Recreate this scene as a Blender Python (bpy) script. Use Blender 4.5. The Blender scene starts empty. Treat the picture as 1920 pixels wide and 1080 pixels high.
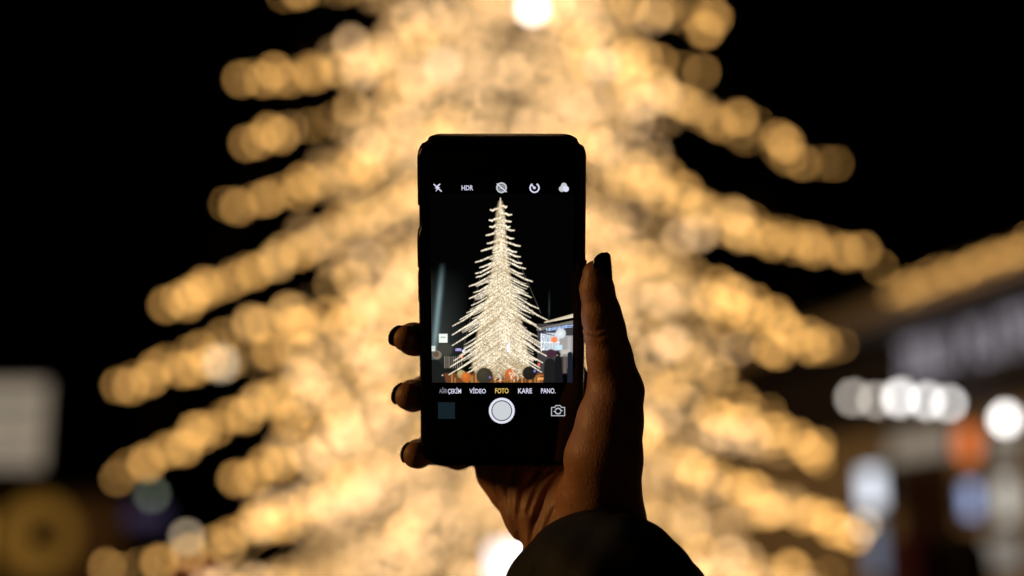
import bpy, math, random
import numpy as np
from mathutils import Vector, Matrix

# ================= camera, sky, sun, exposure =================
scene = bpy.context.scene
PITCH_DEG = 11.8
cam_data = bpy.data.cameras.new('camera')
cam_data.sensor_width = 36.0
cam_data.lens = 50.0
cam_data.clip_start = 0.02
cam_data.clip_end = 1500.0
cam_data.dof.use_dof = True
cam_data.dof.focus_distance = 0.59
cam_data.dof.aperture_fstop = 3.0
cam_data.dof.aperture_blades = 0
camera = bpy.data.objects.new('camera', cam_data)
camera.location = (0, 0, 1.6)
camera.rotation_euler = (math.radians(90 + PITCH_DEG), 0, 0)
scene.collection.objects.link(camera)
scene.camera = camera

world = bpy.data.worlds.new('World')
scene.world = world
world.use_nodes = True
wn = world.node_tree.nodes; wl = world.node_tree.links
for n in list(wn): wn.remove(n)
sky_tex = wn.new('ShaderNodeTexSky'); sky_tex.sky_type = 'NISHITA'; sky_tex.sun_disc = False
sky_tex.sun_elevation = math.radians(-5.0); sky_tex.sun_rotation = math.radians(200)
bg = wn.new('ShaderNodeBackground'); bg.inputs['Strength'].default_value = 0.05
wo = wn.new('ShaderNodeOutputWorld')
wl.new(sky_tex.outputs[0], bg.inputs[0]); wl.new(bg.outputs[0], wo.inputs[0])

fill_sun_data = bpy.data.lights.new('fill_sun', 'SUN')  # added at night in place of unseen warm lamps to the left
fill_sun_data.energy = 0.7
fill_sun_data.angle = math.radians(10)
fill_sun_data.color = (1.0, 0.53, 0.17)
fill_sun = bpy.data.objects.new('fill_sun', fill_sun_data)
fill_sun.rotation_euler = Vector((0.95, 0.06, -0.25)).to_track_quat('-Z', 'Y').to_euler()
fill_sun.location = (-4, -4, 6)
scene.collection.objects.link(fill_sun)

vs = scene.view_settings
scene.display_settings.display_device = 'sRGB'
vs.view_transform = 'Standard'; vs.look = 'None'; vs.exposure = 0.0; vs.gamma = 1.0; vs.use_curve_mapping = False
cy = scene.cycles
cy.use_denoising = True
cy.denoiser = 'OPENIMAGEDENOISE'
cy.denoising_input_passes = 'RGB_ALBEDO_NORMAL'
cy.denoising_prefilter = 'ACCURATE'
cy.use_adaptive_sampling = False
cy.max_bounces = 4; cy.diffuse_bounces = 2; cy.glossy_bounces = 2; cy.transmission_bounces = 3
cy.sample_clamp_indirect = 2.0
cy.caustics_reflective = False; cy.caustics_refractive = False

C = scene.collection

# ---------- lit tree: branch paths and bulb places (plain maths, world metres) ----------
FPX, PITCH, EYE = 2667.0, math.radians(11.8), 1.6
def ray(u, v):
    x, y = (u - 960) / FPX, (540 - v) / FPX
    return (x, math.cos(PITCH) - y * math.sin(PITCH), math.sin(PITCH) + y * math.cos(PITCH))
def at_depth(u, v, Y):
    r = ray(u, v); k = Y / r[1]
    return (r[0] * k, Y, EYE + r[2] * k)
TREE_X, TREE_Y, TREE_H = -0.13, 14.6, 22.0
def tree_radius(z): return 4.35 * max(0.0, 1 - z / TREE_H) ** 0.92
SIDE = [  # (tip), (root) of the limbs that stand out sideways
 ((540,-14),(925,-150)), ((466,146),(900,-5)), ((520,140),(900,-30)), ((468,258),(900,95)), ((430,386),(900,185)), ((500,372),(900,210)),
 ((332,572),(920,268)), ((352,556),(920,240)), ((236,722),(920,395)), ((300,700),(920,420)), ((242,884),(920,520)), ((262,868),(920,560)), ((455,905),(920,655)),
 ((212,1060),(920,735)), ((430,1010),(920,760)), ((250,1165),(920,850)), ((560,600),(920,430)), ((540,780),(920,600)),
 ((1338,28),(960,-120)), ((1300,130),(960,-50)), ((1330,60),(960,-150)), ((1560,310),(960,40)), ((1500,300),(960,60)), ((1640,492),(960,165)), ((1580,480),(960,190)),
 ((1440,455),(960,210)), ((1570,642),(960,290)), ((1540,650),(960,330)), ((1460,665),(960,375)), ((1545,866),(960,440)), ((1520,850),(960,470)),
 ((1608,1002),(960,600)), ((1570,990),(960,630)), ((1430,965),(960,690)), ((1540,1085),(960,770)), ((1600,1180),(960,850))]
def make_branches(rnd):
    out = []
    for tip, root in SIDE:
        dy = rnd.uniform(-0.5, 0.5)
        t = at_depth(tip[0] + (-12 if tip[0] < 940 else 6), tip[1] + (3 if tip[0] < 940 else 2), TREE_Y + dy); r = at_depth(root[0], root[1], TREE_Y)
        out.append({'root': (TREE_X, TREE_Y, r[2]), 'tip': t, 'sag': rnd.uniform(-0.02, 0.10), 'side': True})
    z = 0.9
    while z < 21.4:
        R = tree_radius(z)
        low = z < 10.5
        n = 13 if low else 5
        a0 = rnd.uniform(0, 6.28)
        for k in range(n):
            a = a0 + k * 6.283 / n + rnd.uniform(-0.25, 0.25)
            L = R * rnd.uniform(0.72, 0.98)
            if low:
                reach = (0.50 if z > 3.6 else 0.66) * R * rnd.uniform(0.7, 1.1)
                L = min(L, reach / max(abs(math.cos(a)), 0.05))
            drop = L * (0.10 + 0.42 * max(0, 1 - z / 17)) * rnd.uniform(0.85, 1.15)
            out.append({'root': (TREE_X, TREE_Y, z + drop * 0.9), 'tip': (TREE_X + L * math.cos(a), TREE_Y + L * math.sin(a), z), 'sag': rnd.uniform(0, 0.1), 'side': False})
        z += 0.66 if low else 0.7
    return out
def branch_point(b, t):
    r, p = b['root'], b['tip']
    L = math.dist(r, p)
    return (r[0] + (p[0]-r[0])*t, r[1] + (p[1]-r[1])*t, r[2] + (p[2]-r[2])*t - b['sag'] * L * math.sin(math.pi * t))
def make_bulbs(branches, rnd):
    """(branch index, position, diameter, kind): kind 0 amber .. 2 cream, 3 white"""
    out = []
    for i, b in enumerate(branches):
        L = math.dist(b['root'], b['tip'])
        side = b['side']
        d, first = 0.0, True
        while d < L * (0.82 if side else 0.97):
            t = 1 - d / L
            p = branch_point(b, t)
            q = (p[0] + rnd.gauss(0, .035), p[1] + rnd.gauss(0, .035), p[2] + rnd.gauss(0, .035))
            w = t + rnd.uniform(-.25, .25)
            if side:
                kind = 0 if w > 0.6 else 6
                dia = 0.080 * rnd.choice((0.5, 0.55, 0.65, 0.8, 0.95, 1.1, 1.25, 1.35))
            else:
                kind = 1 if w > 0.6 else 2
                dia = 0.130 * rnd.choice((0.8, 0.9, 1.0, 1.0, 1.1, 1.2))
                if rnd.random() < 0.36: kind, dia = 7, 0.084 * rnd.choice((0.6, 0.75, 0.9, 1.0, 1.15))
            out.append((i, q, dia, kind))
            if side: d += rnd.uniform(.075, .20) * (1 if t > .55 else 1.15)
            else: d += rnd.uniform(.11, .27)
    return out
# ---------- end of tree maths ----------

# ================= helpers =================
def link(o, parent=None):
    C.objects.link(o)
    if parent is not None: o.parent = parent
    return o
def tag(o, label=None, cat=None, group=None, kind=None):
    if label: o['label'] = label
    if cat: o['category'] = cat
    if group: o['group'] = group
    if kind: o['kind'] = kind
    return o
def empty(name, loc=(0, 0, 0)):
    o = bpy.data.objects.new(name, None); o.location = loc; o.empty_display_size = 0.1
    return link(o)
def mesh_obj(name, verts, faces, m=None, parent=None, smooth=False):
    me = bpy.data.meshes.new(name)
    me.from_pydata([tuple(map(float, v)) for v in verts], [], [tuple(map(int, f)) for f in faces])
    me.update()
    if smooth: me.polygons.foreach_set('use_smooth', [True] * len(me.polygons))
    if m is not None: me.materials.append(m)
    o = bpy.data.objects.new(name, me)
    link(o)
    if parent is not None:
        o.parent = parent
        o.matrix_parent_inverse = Matrix.Translation(-Vector(parent.location)) if parent.type == 'EMPTY' else Matrix()
    return o
class MB:
    """collects boxes and tubes for one mesh"""
    def __init__(self): self.v, self.f = [], []
    def add(self, v, f):
        n = len(self.v); self.v += [tuple(p) for p in v]; self.f += [tuple(i + n for i in q) for q in f]
        return self
    def frame_box(self, o, ax, ay, az, a0, a1, b0, b1, c0, c1):
        o, ax, ay, az = map(Vector, (o, ax, ay, az))
        v = [o + ax*a + ay*b + az*c for c in (c0, c1) for b in (b0, b1) for a in (a0, a1)]
        return self.add(v, [(0,2,3,1),(4,5,7,6),(0,1,5,4),(2,6,7,3),(0,4,6,2),(1,3,7,5)])
    def box(self, x0, x1, y0, y1, z0, z1):
        return self.frame_box((0,0,0), (1,0,0), (0,1,0), (0,0,1), x0, x1, y0, y1, z0, z1)
    def tube(self, pts, rad, sides=6):
        pts = [Vector(p) for p in pts]; n = len(pts)
        if not isinstance(rad, (list, tuple)): rad = [rad] * n
        v, f = [], []
        for i, p in enumerate(pts):
            d = (pts[min(i+1, n-1)] - pts[max(i-1, 0)]).normalized()
            a = d.orthogonal().normalized() if i == 0 else (pa - d * pa.dot(d)).normalized()
            pa = a; b = d.cross(a)
            for k in range(sides):
                t = 2 * math.pi * k / sides
                v.append(p + (a * math.cos(t) + b * math.sin(t)) * rad[i])
        for i in range(n - 1):
            for k in range(sides):
                k2 = (k + 1) % sides
                f.append((i*sides+k, i*sides+k2, (i+1)*sides+k2, (i+1)*sides+k))
        f.append(tuple(range(sides))[::-1]); f.append(tuple(range((n-1)*sides, n*sides)))
        return self.add(v, f)
    def build(self, name, m, parent=None, smooth=False): return mesh_obj(name, self.v, self.f, m, parent, smooth)

def mat(name, col=(.5, .5, .5), rough=.6, metal=0.0, emit=None, strength=0.0, noise=None, bump=None, coat=0.0):
    m = bpy.data.materials.new(name); m.use_nodes = True
    nt = m.node_tree; b = nt.nodes['Principled BSDF']
    b.inputs['Base Color'].default_value = (*col, 1); b.inputs['Roughness'].default_value = rough
    b.inputs['Metallic'].default_value = metal; b.inputs['Coat Weight'].default_value = coat
    if emit: b.inputs['Emission Color'].default_value = (*emit, 1); b.inputs['Emission Strength'].default_value = strength
    tc = None
    if noise or bump:
        tc = nt.nodes.new('ShaderNodeTexCoord')
    if noise:
        sc, lo, hi = noise
        nz = nt.nodes.new('ShaderNodeTexNoise'); nz.inputs['Scale'].default_value = sc; nz.inputs['Detail'].default_value = 6
        rp = nt.nodes.new('ShaderNodeValToRGB')
        rp.color_ramp.elements[0].position = .3; rp.color_ramp.elements[1].position = .7
        rp.color_ramp.elements[0].color = (*[c*lo for c in col], 1); rp.color_ramp.elements[1].color = (*[c*hi for c in col], 1)
        nt.links.new(tc.outputs['Object'], nz.inputs['Vector']); nt.links.new(nz.outputs['Fac'], rp.inputs[0]); nt.links.new(rp.outputs[0], b.inputs['Base Color'])
    if bump:
        sc, st, dist = bump
        n2 = nt.nodes.new('ShaderNodeTexNoise'); n2.inputs['Scale'].default_value = sc; n2.inputs['Detail'].default_value = 8
        bp = nt.nodes.new('ShaderNodeBump'); bp.inputs['Strength'].default_value = st; bp.inputs['Distance'].default_value = dist
        nt.links.new(tc.outputs['Object'], n2.inputs['Vector']); nt.links.new(n2.outputs['Fac'], bp.inputs['Height']); nt.links.new(bp.outputs[0], b.inputs['Normal'])
    return m
def glow(name, col, strength):   # a lit surface: lamp glass, screen, backlit panel
    return mat(name, (.02, .02, .02), .4, emit=col, strength=strength)

def surface_nets(f, origin, h):
    """zero level of a sampled distance field -> vertices, quads"""
    neg = f < 0
    nx, ny, nz = f.shape
    cells = np.zeros((nx-1, ny-1, nz-1), np.int16)
    for dx in (0, 1):
        for dy in (0, 1):
            for dz in (0, 1):
                cells += neg[dx:nx-1+dx, dy:ny-1+dy, dz:nz-1+dz]
    act = (cells > 0) & (cells < 8)
    idx = np.argwhere(act)
    num = -np.ones(act.shape, np.int64); num[act] = np.arange(len(idx))
    acc = np.zeros((len(idx), 3)); cnt = np.zeros(len(idx))
    corners = [(a, b, c) for a in (0, 1) for b in (0, 1) for c in (0, 1)]
    vals = {c: f[idx[:,0]+c[0], idx[:,1]+c[1], idx[:,2]+c[2]] for c in corners}
    for a in corners:
        for ax in range(3):
            if a[ax]: continue
            b = list(a); b[ax] = 1; b = tuple(b)
            va, vb = vals[a], vals[b]
            m = (va < 0) != (vb < 0)
            t = np.where(m, va / np.where(m, va - vb, 1), 0)
            p = np.tile(np.array(a, float), (len(idx), 1)); p[:, ax] = t
            acc += np.where(m[:, None], p, 0); cnt += m
    verts = np.array(origin) + (idx + acc / cnt[:, None]) * h
    quads = []
    for ax in range(3):
        sl0 = [slice(None)]*3; sl1 = [slice(None)]*3
        sl0[ax] = slice(0, -1); sl1[ax] = slice(1, None)
        s0, s1 = neg[tuple(sl0)], neg[tuple(sl1)]
        e = np.argwhere(s0 != s1)
        o1, o2 = [(1, 2), (2, 0), (0, 1)][ax]
        lim = [nx-1, ny-1, nz-1]
        e = e[(e[:, o1] > 0) & (e[:, o2] > 0) & (e[:, o1] < lim[o1]) & (e[:, o2] < lim[o2])]
        def cell(d1, d2):
            c = e.copy(); c[:, o1] += d1; c[:, o2] += d2
            return num[c[:, 0], c[:, 1], c[:, 2]]
        q = np.stack([cell(-1, -1), cell(0, -1), cell(0, 0), cell(-1, 0)], 1)
        flip = ~s0[e[:, 0], e[:, 1], e[:, 2]]
        q[flip] = q[flip][:, ::-1]
        quads.append(q)
    return verts, np.concatenate(quads)
def fast_mesh(name, verts, quads, m, parent=None):
    me = bpy.data.meshes.new(name)
    me.vertices.add(len(verts)); me.vertices.foreach_set('co', np.asarray(verts, np.float32).ravel())
    me.loops.add(quads.size); me.loops.foreach_set('vertex_index', quads.ravel().astype(np.int32))
    me.polygons.add(len(quads)); me.polygons.foreach_set('loop_start', np.arange(0, quads.size, 4, dtype=np.int32))
    me.polygons.foreach_set('use_smooth', np.ones(len(quads), bool))
    me.update(calc_edges=True); me.validate()
    if m: me.materials.append(m)
    o = link(bpy.data.objects.new(name, me))
    if parent is not None:
        o.parent = parent; o.matrix_parent_inverse = Matrix.Translation(-Vector(parent.location)) if parent.type == 'EMPTY' else Matrix()
    return o
def cone_sdf(X, Y, Z, a, b, r1, r2):
    ab = np.subtract(b, a); L2 = max(float(ab @ ab), 1e-9)
    t = np.clip(((X-a[0])*ab[0] + (Y-a[1])*ab[1] + (Z-a[2])*ab[2]) / L2, 0, 1)
    return np.sqrt((X-a[0]-t*ab[0])**2 + (Y-a[1]-t*ab[1])**2 + (Z-a[2]-t*ab[2])**2) - (r1 + (r2-r1)*t)
def smin(a, b, k):
    h = np.clip(.5 + .5*(b-a)/k, 0, 1)
    return b + (a-b)*h - k*h*(1-h)
def chain_sdf(X, Y, Z, pts, k=6):
    """pts: (x, y, z, r) joints"""
    d = None
    for p, q in zip(pts[:-1], pts[1:]):
        e = cone_sdf(X, Y, Z, p[:3], q[:3], p[3], q[3])
        d = e if d is None else smin(d, e, k)
    return d

# ================= materials =================
M = {}
M['ground'] = mat('plaza_paving', (.09, .085, .08), .75, noise=(1.5, .7, 1.3), bump=(30, .3, .01))
M['pole'] = mat('painted_steel', (.03, .045, .03), .5, noise=(6, .7, 1.2))
M['dark_metal'] = mat('dark_metal', (.02, .02, .022), .4, metal=.6, noise=(8, .7, 1.3))
M['socket'] = mat('socket', (.02, .03, .02), .6, noise=(20, .7, 1.3))
AMBER, HONEY, CREAM, WHITE = 0, 1, 2, 3
BULB = [glow('bulb_amber', (1, .515, .14), 5.2), glow('bulb_honey', (1, .56, .205), 1.45), glow('bulb_cream', (1, .59, .255), 1.45),
        glow('bulb_white', (1, .90, .80), 12.0), glow('bulb_green', (.5, .6, .42), 1.9), glow('bulb_soft_white', (1, .78, .52), 4.0), glow('bulb_gold', (1, .545, .175), 4.8), glow('bulb_sparkle', (1, .61, .295), 4.9)]

# ================= ground =================
g = MB()
n = 24; xs = [-400 + 800*i/n for i in range(n+1)]
gv = [(x, y, 0) for y in [-60 + 560*j/n for j in range(n+1)] for x in xs]
gf = [(j*(n+1)+i, j*(n+1)+i+1, (j+1)*(n+1)+i+1, (j+1)*(n+1)+i) for j in range(n) for i in range(n)]
tag(mesh_obj('ground', gv, gf, M['ground']), 'dark paved plaza ground', kind='structure')

# ================= lit tree =================
branches = make_branches(random.Random(5))
bulbs = make_bulbs(branches, random.Random(8))
# brighter white flashing lamps set here and there among the warm ones
for (u, v, Y, dia, kd) in ((998, 16, 11.9, .105, WHITE), (414, 682, 13.9, .115, 5), (830, 122, 12.2, .09, 5), (1128, 122, 12.2, .085, 5), (350, 1008, 14.2, .08, 5), (1620, 985, 14.5, .085, 5)):
    p = at_depth(u, v, Y)
    bi = min(range(len(branches)), key=lambda i: min(math.dist(p, branch_point(branches[i], t/8)) for t in range(9)))
    bulbs.append((bi, p, dia, kd))
p = at_depth(285, 928, 14.4)
bulbs.append((min(range(len(branches)), key=lambda i: math.dist(p, branches[i]['tip'])), p, .08, 4))

tree = tag(empty('christmas_tree', (TREE_X, TREE_Y, 0)), 'tall drooping outdoor Christmas tree covered in warm glowing bulbs, out of focus', 'tree')
MB().tube([(TREE_X, TREE_Y, 0), (TREE_X, TREE_Y, 6), (TREE_X, TREE_Y, 14), (TREE_X, TREE_Y, TREE_H)], [.11, .09, .06, .03], 10).build('trunk', M['pole'], tree, True)
MB().tube([(TREE_X, TREE_Y, 0), (TREE_X, TREE_Y, .12)], [.6, .55], 16).build('base_plate', M['dark_metal'], tree)
bobj = []
for b in branches:
    L = math.dist(b['root'], b['tip'])
    ts = [i/7 for i in range(8)]
    pts = [branch_point(b, t) for t in ts]
    mb = MB().tube(pts, [.028*(1-.7*t) for t in ts], 5)
    # bare side twigs along the outer half that hold the bulbs
    r2 = random.Random(int(L*1000))
    for k in range(int(L*3)):
        t = r2.uniform(.25, 1); q = branch_point(b, t)
        e = (q[0]+r2.uniform(-.12, .12), q[1]+r2.uniform(-.12, .12), q[2]+r2.uniform(-.12, .08))
        mb.tube([q, e], [.008, .004], 3)
    bobj.append(mb.build('branch', M['pole'], tree, True))

def ball(sub):
    import bmesh
    bm = bmesh.new(); bmesh.ops.create_icosphere(bm, subdivisions=sub, radius=.5)
    v = [tuple(x.co) for x in bm.verts]; f = [tuple(q.index for q in p.verts) for p in bm.faces]
    bm.free(); return v, f
BV, BF = ball(2)
# a bulb: round glass drawn out towards its cap
BVs = [(x*1.0, y*1.0, z*1.0 if z < .2 else .2 + (z-.2)*1.35) for x, y, z in BV]
LV, LF = ball(1)
bulb_mesh = []
for i, m in enumerate(BULB):
    me = bpy.data.meshes.new('bulb'); me.from_pydata(BVs, [], BF); me.update()
    me.polygons.foreach_set('use_smooth', [True]*len(me.polygons)); me.materials.append(m); bulb_mesh.append(me)
def to_px(p):
    z = p[2] - EYE
    zc = p[1]*math.cos(PITCH) + z*math.sin(PITCH); yc = -p[1]*math.sin(PITCH) + z*math.cos(PITCH)
    return 960 + FPX*p[0]/zc, 540 - FPX*yc/zc, zc
def seen(p):
    u, v, zc = to_px(p)
    return -40 < u < 1960 and -40 < v < 1120 and not (770 < u < 1110 and 260 < v < 900)
order = sorted(range(len(bulbs)), key=lambda i: (0 if bulbs[i][3] >= 3 else 1, 0 if seen(bulbs[i][1]) else 1, to_px(bulbs[i][1])[2] / bulbs[i][2]))
single = set(order[:290])
rest = {}
for i, (bi, p, dia, k) in enumerate(bulbs):
    if i in single:
        o = link(bpy.data.objects.new('bulb', bulb_mesh[k]))
        o.parent = bobj[bi]
        o.location = Vector(p) - Vector((TREE_X, TREE_Y, 0)) if False else Vector(p)
        o.scale = (dia, dia, dia)
        o.rotation_euler = (0, 0, (i*1.7) % 6.28)
    else:
        rest.setdefault(k, MB()).add([(x*dia+p[0], y*dia+p[1], z*dia+p[2]) for x, y, z in LV], LF)
for k, mb in rest.items():
    tag(mb.build('small_bulbs', BULB[k], tree, True), kind='stuff')
# guy wires that steady the mast
for sx, sy in ((4.6, -1.0), (-4.4, -1.2), (.5, 5)):
    MB().tube([(TREE_X, TREE_Y, 13), (TREE_X+sx, TREE_Y+sy, 0)], .006, 4).build('guy_wire', M['dark_metal'], tree)

# ================= shop building on the right =================
FA = Vector((6.5, 24.0, 0)); FE = Vector((.268, -.9634, 0)); FN = Vector((-.9634, -.268, 0)); UP = Vector((0, 0, 1))
def facade_hit(u, v, off=0.0):
    r = Vector(ray(u, v)); o = Vector((0, 0, EYE))
    t = (FA + FN*off - o).dot(FN) / r.dot(FN)
    p = o + r*t
    return (p - FA).dot(FE), p.z
M['plaster'] = mat('plaster', (.34, .30, .26), .8, noise=(3, .8, 1.15), bump=(60, .2, .01))
M['canopy'] = mat('canopy', (.22, .20, .19), .6, noise=(4, .8, 1.2))
M['fascia'] = mat('fascia', (.02, .018, .03), .4, noise=(5, .8, 1.2))
M['frame'] = mat('window_frame', (.05, .05, .055), .45, noise=(9, .8, 1.2))
M['door'] = mat('dark_door', (.03, .015, .013), .35, noise=(5, .7, 1.2))
_, ZG = facade_hit(1800, 512, 1.08)
shop = tag(empty('shop_building', FA), 'shop building with canopy, lit sign and bright windows at the right edge', 'building')
MB().frame_box(FA, FE, FN, UP, -16, 13, -9, 0, 0, ZG-.25).build('wall', M['plaster'], shop)
MB().frame_box(FA, FE, FN, UP, -16.3, 13.3, -9.2, 1.0, ZG-.25, ZG+.12).build('canopy', M['canopy'], shop)
MB().frame_box(FA, FE, FN, UP, -9, 12.5, .002, .16, ZG-1.75, ZG-.3).build('fascia_board', M['fascia'], shop)
def shop_window(u0, u1, v0, v1, col, st, name):
    s0, z1 = facade_hit(u0, v0); s1, z0 = facade_hit(u1, v1)
    s0, s1 = min(s0, s1), max(s0, s1); _, z1 = facade_hit((u0+u1)/2, v0); _, z0 = facade_hit((u0+u1)/2, v1)
    w = mesh_obj('window', *frame_ring(s0, s1, z0, z1, .07), M['frame'], shop)
    MB().frame_box(FA, FE, FN, UP, s0+.06, s1-.06, .004, .03, z0+.06, z1-.06).build('pane', glow(name, col, st), w)
    return s0, s1, z0, z1
def frame_ring(s0, s1, z0, z1, t):
    m = MB()
    for a0, a1, b0, b1 in ((s0, s1, z0, z0+t), (s0, s1, z1-t, z1), (s0, s0+t, z0+t, z1-t), (s1-t, s1, z0+t, z1-t)):
        m.frame_box(FA, FE, FN, UP, a0, a1, .003, .09, b0, b1)
    return m.v, m.f
shop_window(1612, 1668, 872, 960, (.85, .90, 1.0), 1.5, 'pane_white')
shop_window(1672, 1690, 880, 950, (1, .9, .75), .7, 'pane_warm')
shop_window(1806, 1852, 900, 975, (.50, .62, 1.0), 1.1, 'pane_blue')
shop_window(1866, 1925, 885, 985, (1, .93, .80), .75, 'pane_cream')
shop_window(1820, 1935, 1000, 1075, (1, .9, .78), .26, 'pane_dim')
shop_window(1625, 1672, 975, 1090, (.45, .55, .75), .35, 'pane_steel')
shop_window(1664, 1800, 800, 868, (1, .84, .64), .26, 'pane_lit_wall')  # glowing strip added to stand for lit wall plaster
shop_window(1850, 1935, 800, 872, (1, .84, .66), .24, 'pane_lit_wall_end')  # second added glowing strip, again in place of lit wall
s0, z1 = facade_hit(1690, 880); s1, _ = facade_hit(1790, 900)
dr = MB().frame_box(FA, FE, FN, UP, s0, s1, .004, .06, .02, z1).build('door', M['door'], shop)
MB().frame_box(FA, FE, FN, UP, s0+.1, s0+.14, .061, .12, .9, 1.3).build('handle', M['dark_metal'], dr)

def text_mesh(text, bold=True):
    cu = bpy.data.curves.new('lettering', 'FONT'); cu.body = text; cu.resolution_u = 3
    if bold: cu.offset = .012
    o = bpy.data.objects.new('lettering', cu); C.objects.link(o)
    bpy.context.view_layer.update()
    me = o.evaluated_get(bpy.context.evaluated_depsgraph_get()).to_mesh()
    v = np.array([tuple(x.co) for x in me.vertices]); f = [tuple(p.vertices) for p in me.polygons]
    o.to_mesh_clear() if False else None
    bpy.data.objects.remove(o); bpy.data.curves.remove(cu)
    v -= v.min(0); v /= np.array([max(v[:, 0].max(), 1e-6), max(v[:, 1].max(), 1e-6), 1])
    return v, f
# lit letters on the fascia, each one a part
letters = 'ZERLU PLATFORM'
M['letter'] = glow('letter_glow', (.68, .63, .72), .62)
sL, _ = facade_hit(1690, 660, .19); sR, _ = facade_hit(2010, 600, .19); ZS = facade_hit(1800, 688, .19)[1]
sign = tag(empty('shop_sign', FA + FE*sL + UP*5), 'row of bluish white lit letters under the canopy', 'sign')
step = (sR - sL) / len(letters)
for i, ch in enumerate(letters):
    if ch == ' ': continue
    v, f = text_mesh(ch)
    w = step * (.58 if ch != 'M' else .72)
    v3 = [FA + FE*(sL + i*step + x*w) + UP*(ZS + y*.62) + FN*.19 for x, y, _ in v]
    back = [p - FN*.025 for p in v3]
    nn = len(v3)
    mesh_obj('letter', v3 + back, list(f) + [tuple(j + nn for j in q[::-1]) for q in f], M['letter'], sign)
# garland of warm lamps along the canopy edge
gar = tag(empty('roof_garland', FA + UP*ZG + FN*1.0), 'thick garland of warm lights along the canopy edge at right', 'garland')
gw = [FA + FE*(-9 + i*.5) + FN*1.06 + UP*(ZG + .16 + .03*math.sin(i*1.3)) for i in range(45)]
MB().tube(gw, .03, 5).build('cable', M['socket'], gar)
rg = random.Random(3)
sG, _ = facade_hit(1668, 560, 1.08)
for i in range(200):
    s = sG + i*.07
    p = FA + FE*s + FN*(1.08 + rg.uniform(-.04, .06)) + UP*(ZG + rg.uniform(-.06, .14))
    d = rg.uniform(.030, .048)
    o = link(bpy.data.objects.new('bulb', bulb_mesh[AMBER])); o.parent = gar
    o.matrix_parent_inverse = Matrix.Translation(-gar.location); o.location = p; o.scale = (d, d, d)
# floodlights on the wall
FL = glow('flood_glass', (1, .96, .93), 8.6); FLd = glow('flood_glass_warm', (1, .90, .78), 5.5)
for u, v, r, m, lab in ((1602, 746, .095, FLd, 'dimmest cream floodlight at the left end of the shop row'), (1644, 751, .09, FLd, 'cream floodlight second from the left in the shop row'),
                   (1690, 746, .125, FL, 'brightest round white floodlight of the shop row'), (1741, 752, .105, FL, 'white floodlight overlapping the one beside it on the shop row'),
                   (1782, 757, .085, FL, 'white floodlight at the right end of the shop row'), (1888, 786, .125, FL, 'single white floodlight near the right edge of the picture')):
    s, z = facade_hit(u, v, .5)
    c = FA + FE*s + UP*z + FN*.5
    fl = tag(empty('floodlight', c), lab, 'floodlight', 'white floodlights on the shop front')
    MB().tube([c - FN*.5, c - FN*.12], .025, 6).build('arm', M['dark_metal'], fl)
    MB().tube([c - FN*.15, c - FN*.05, c], [r*.6, r*1.05, r*1.1], 14).build('housing', M['dark_metal'], fl)
    mesh_obj('lens', [c + FN*.004 + Vector((x*2*r, y*2*r, z_*2*r)) * (1 if True else 0) for x, y, z_ in LV], LF, m, fl, True)
# orange sign
s, z = facade_hit(1815, 832, .3); c = FA + FE*s + UP*z + FN*.3
os_ = tag(empty('orange_sign', c), 'small glowing orange red sign under the floodlights', 'sign')
MB().tube([c - FN*.07, c + FN*.0], [.29, .29], 20).build('housing', M['dark_metal'], os_)
MB().tube([c + FN*.001, c + FN*.03], [.27, .25], 20).build('face', glow('orange_face', (1, .24, .06), 1.1), os_)
MB().tube([c - FN*.3, c - FN*.07], .02, 6).build('bracket', M['dark_metal'], os_)

# ================= far left: billboard, kiosk, purple sign =================
def upright_box(name, u0, u1, v0, v1, Y, th, m, parent):
    a = at_depth(u0, v1, Y); b = at_depth(u1, v0, Y)
    return MB().box(a[0], b[0], Y, Y+th, a[2], b[2]).build(name, m, parent)
YB = 22.0
c = at_depth(38, 885, YB)
bb = tag(empty('billboard', (c[0], YB, 0)), 'white lit billboard on a post at the left edge', 'billboard')
upright_box('frame', -58, 94, 712, 882, YB+.02, .15, M['dark_metal'], bb)
pn = upright_box('panel', -52, 88, 718, 876, YB, .018, glow('billboard_white', (1, .80, .58), .31), bb)
upright_box('headline_band', -36, 70, 752, 772, YB-.006, .005, glow('band_grey', (.55, .60, .50), .17), pn)
for k in range(4):
    upright_box('text_line', -30, 74 - 14*(k % 2), 800 + k*19, 806 + k*19, YB-.006, .005, glow('text_grey', (.6, .55, .5), .17), pn)
MB().tube([(c[0], YB+.1, 0), (c[0], YB+.1, c[2])], .07, 8).build('post', M['dark_metal'], bb)
YK = 18.0
k0 = at_depth(-70, 1080, YK); k1 = at_depth(150, 930, YK)
kiosk = tag(empty('kiosk', ((k0[0]+k1[0])/2, YK+1, 0)), 'small kiosk form invented to carry the ochre yellow glow in the bottom left corner', 'kiosk')
MB().box(k0[0], k1[0], YK+.06, YK+2.2, 0, k1[2]).build('wall', mat('kiosk_board', (.16, .10, .04), .7, noise=(4, .7, 1.2)), kiosk)
MB().box(k0[0]-.1, k1[0]+.1, YK-.25, YK+2.3, k1[2]+.003, k1[2]+.12).build('roof', M['dark_metal'], kiosk)
ck = Vector(at_depth(68, 1004, YK))
MB().tube([ck + Vector((0, .058, 0)), ck], [.50, .48], 28).build('ochre_glow_disc', glow('kiosk_ochre', (.60, .29, .045), .24), kiosk)  # lit disc invented to give the round ochre glow
upright_box('side_panel', -80, -26, 960, 1075, YK-.03, .05, glow('kiosk_gold', (.85, .44, .05), .55), kiosk)
cc = Vector(at_depth(84, 1002, YK-.02))
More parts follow.
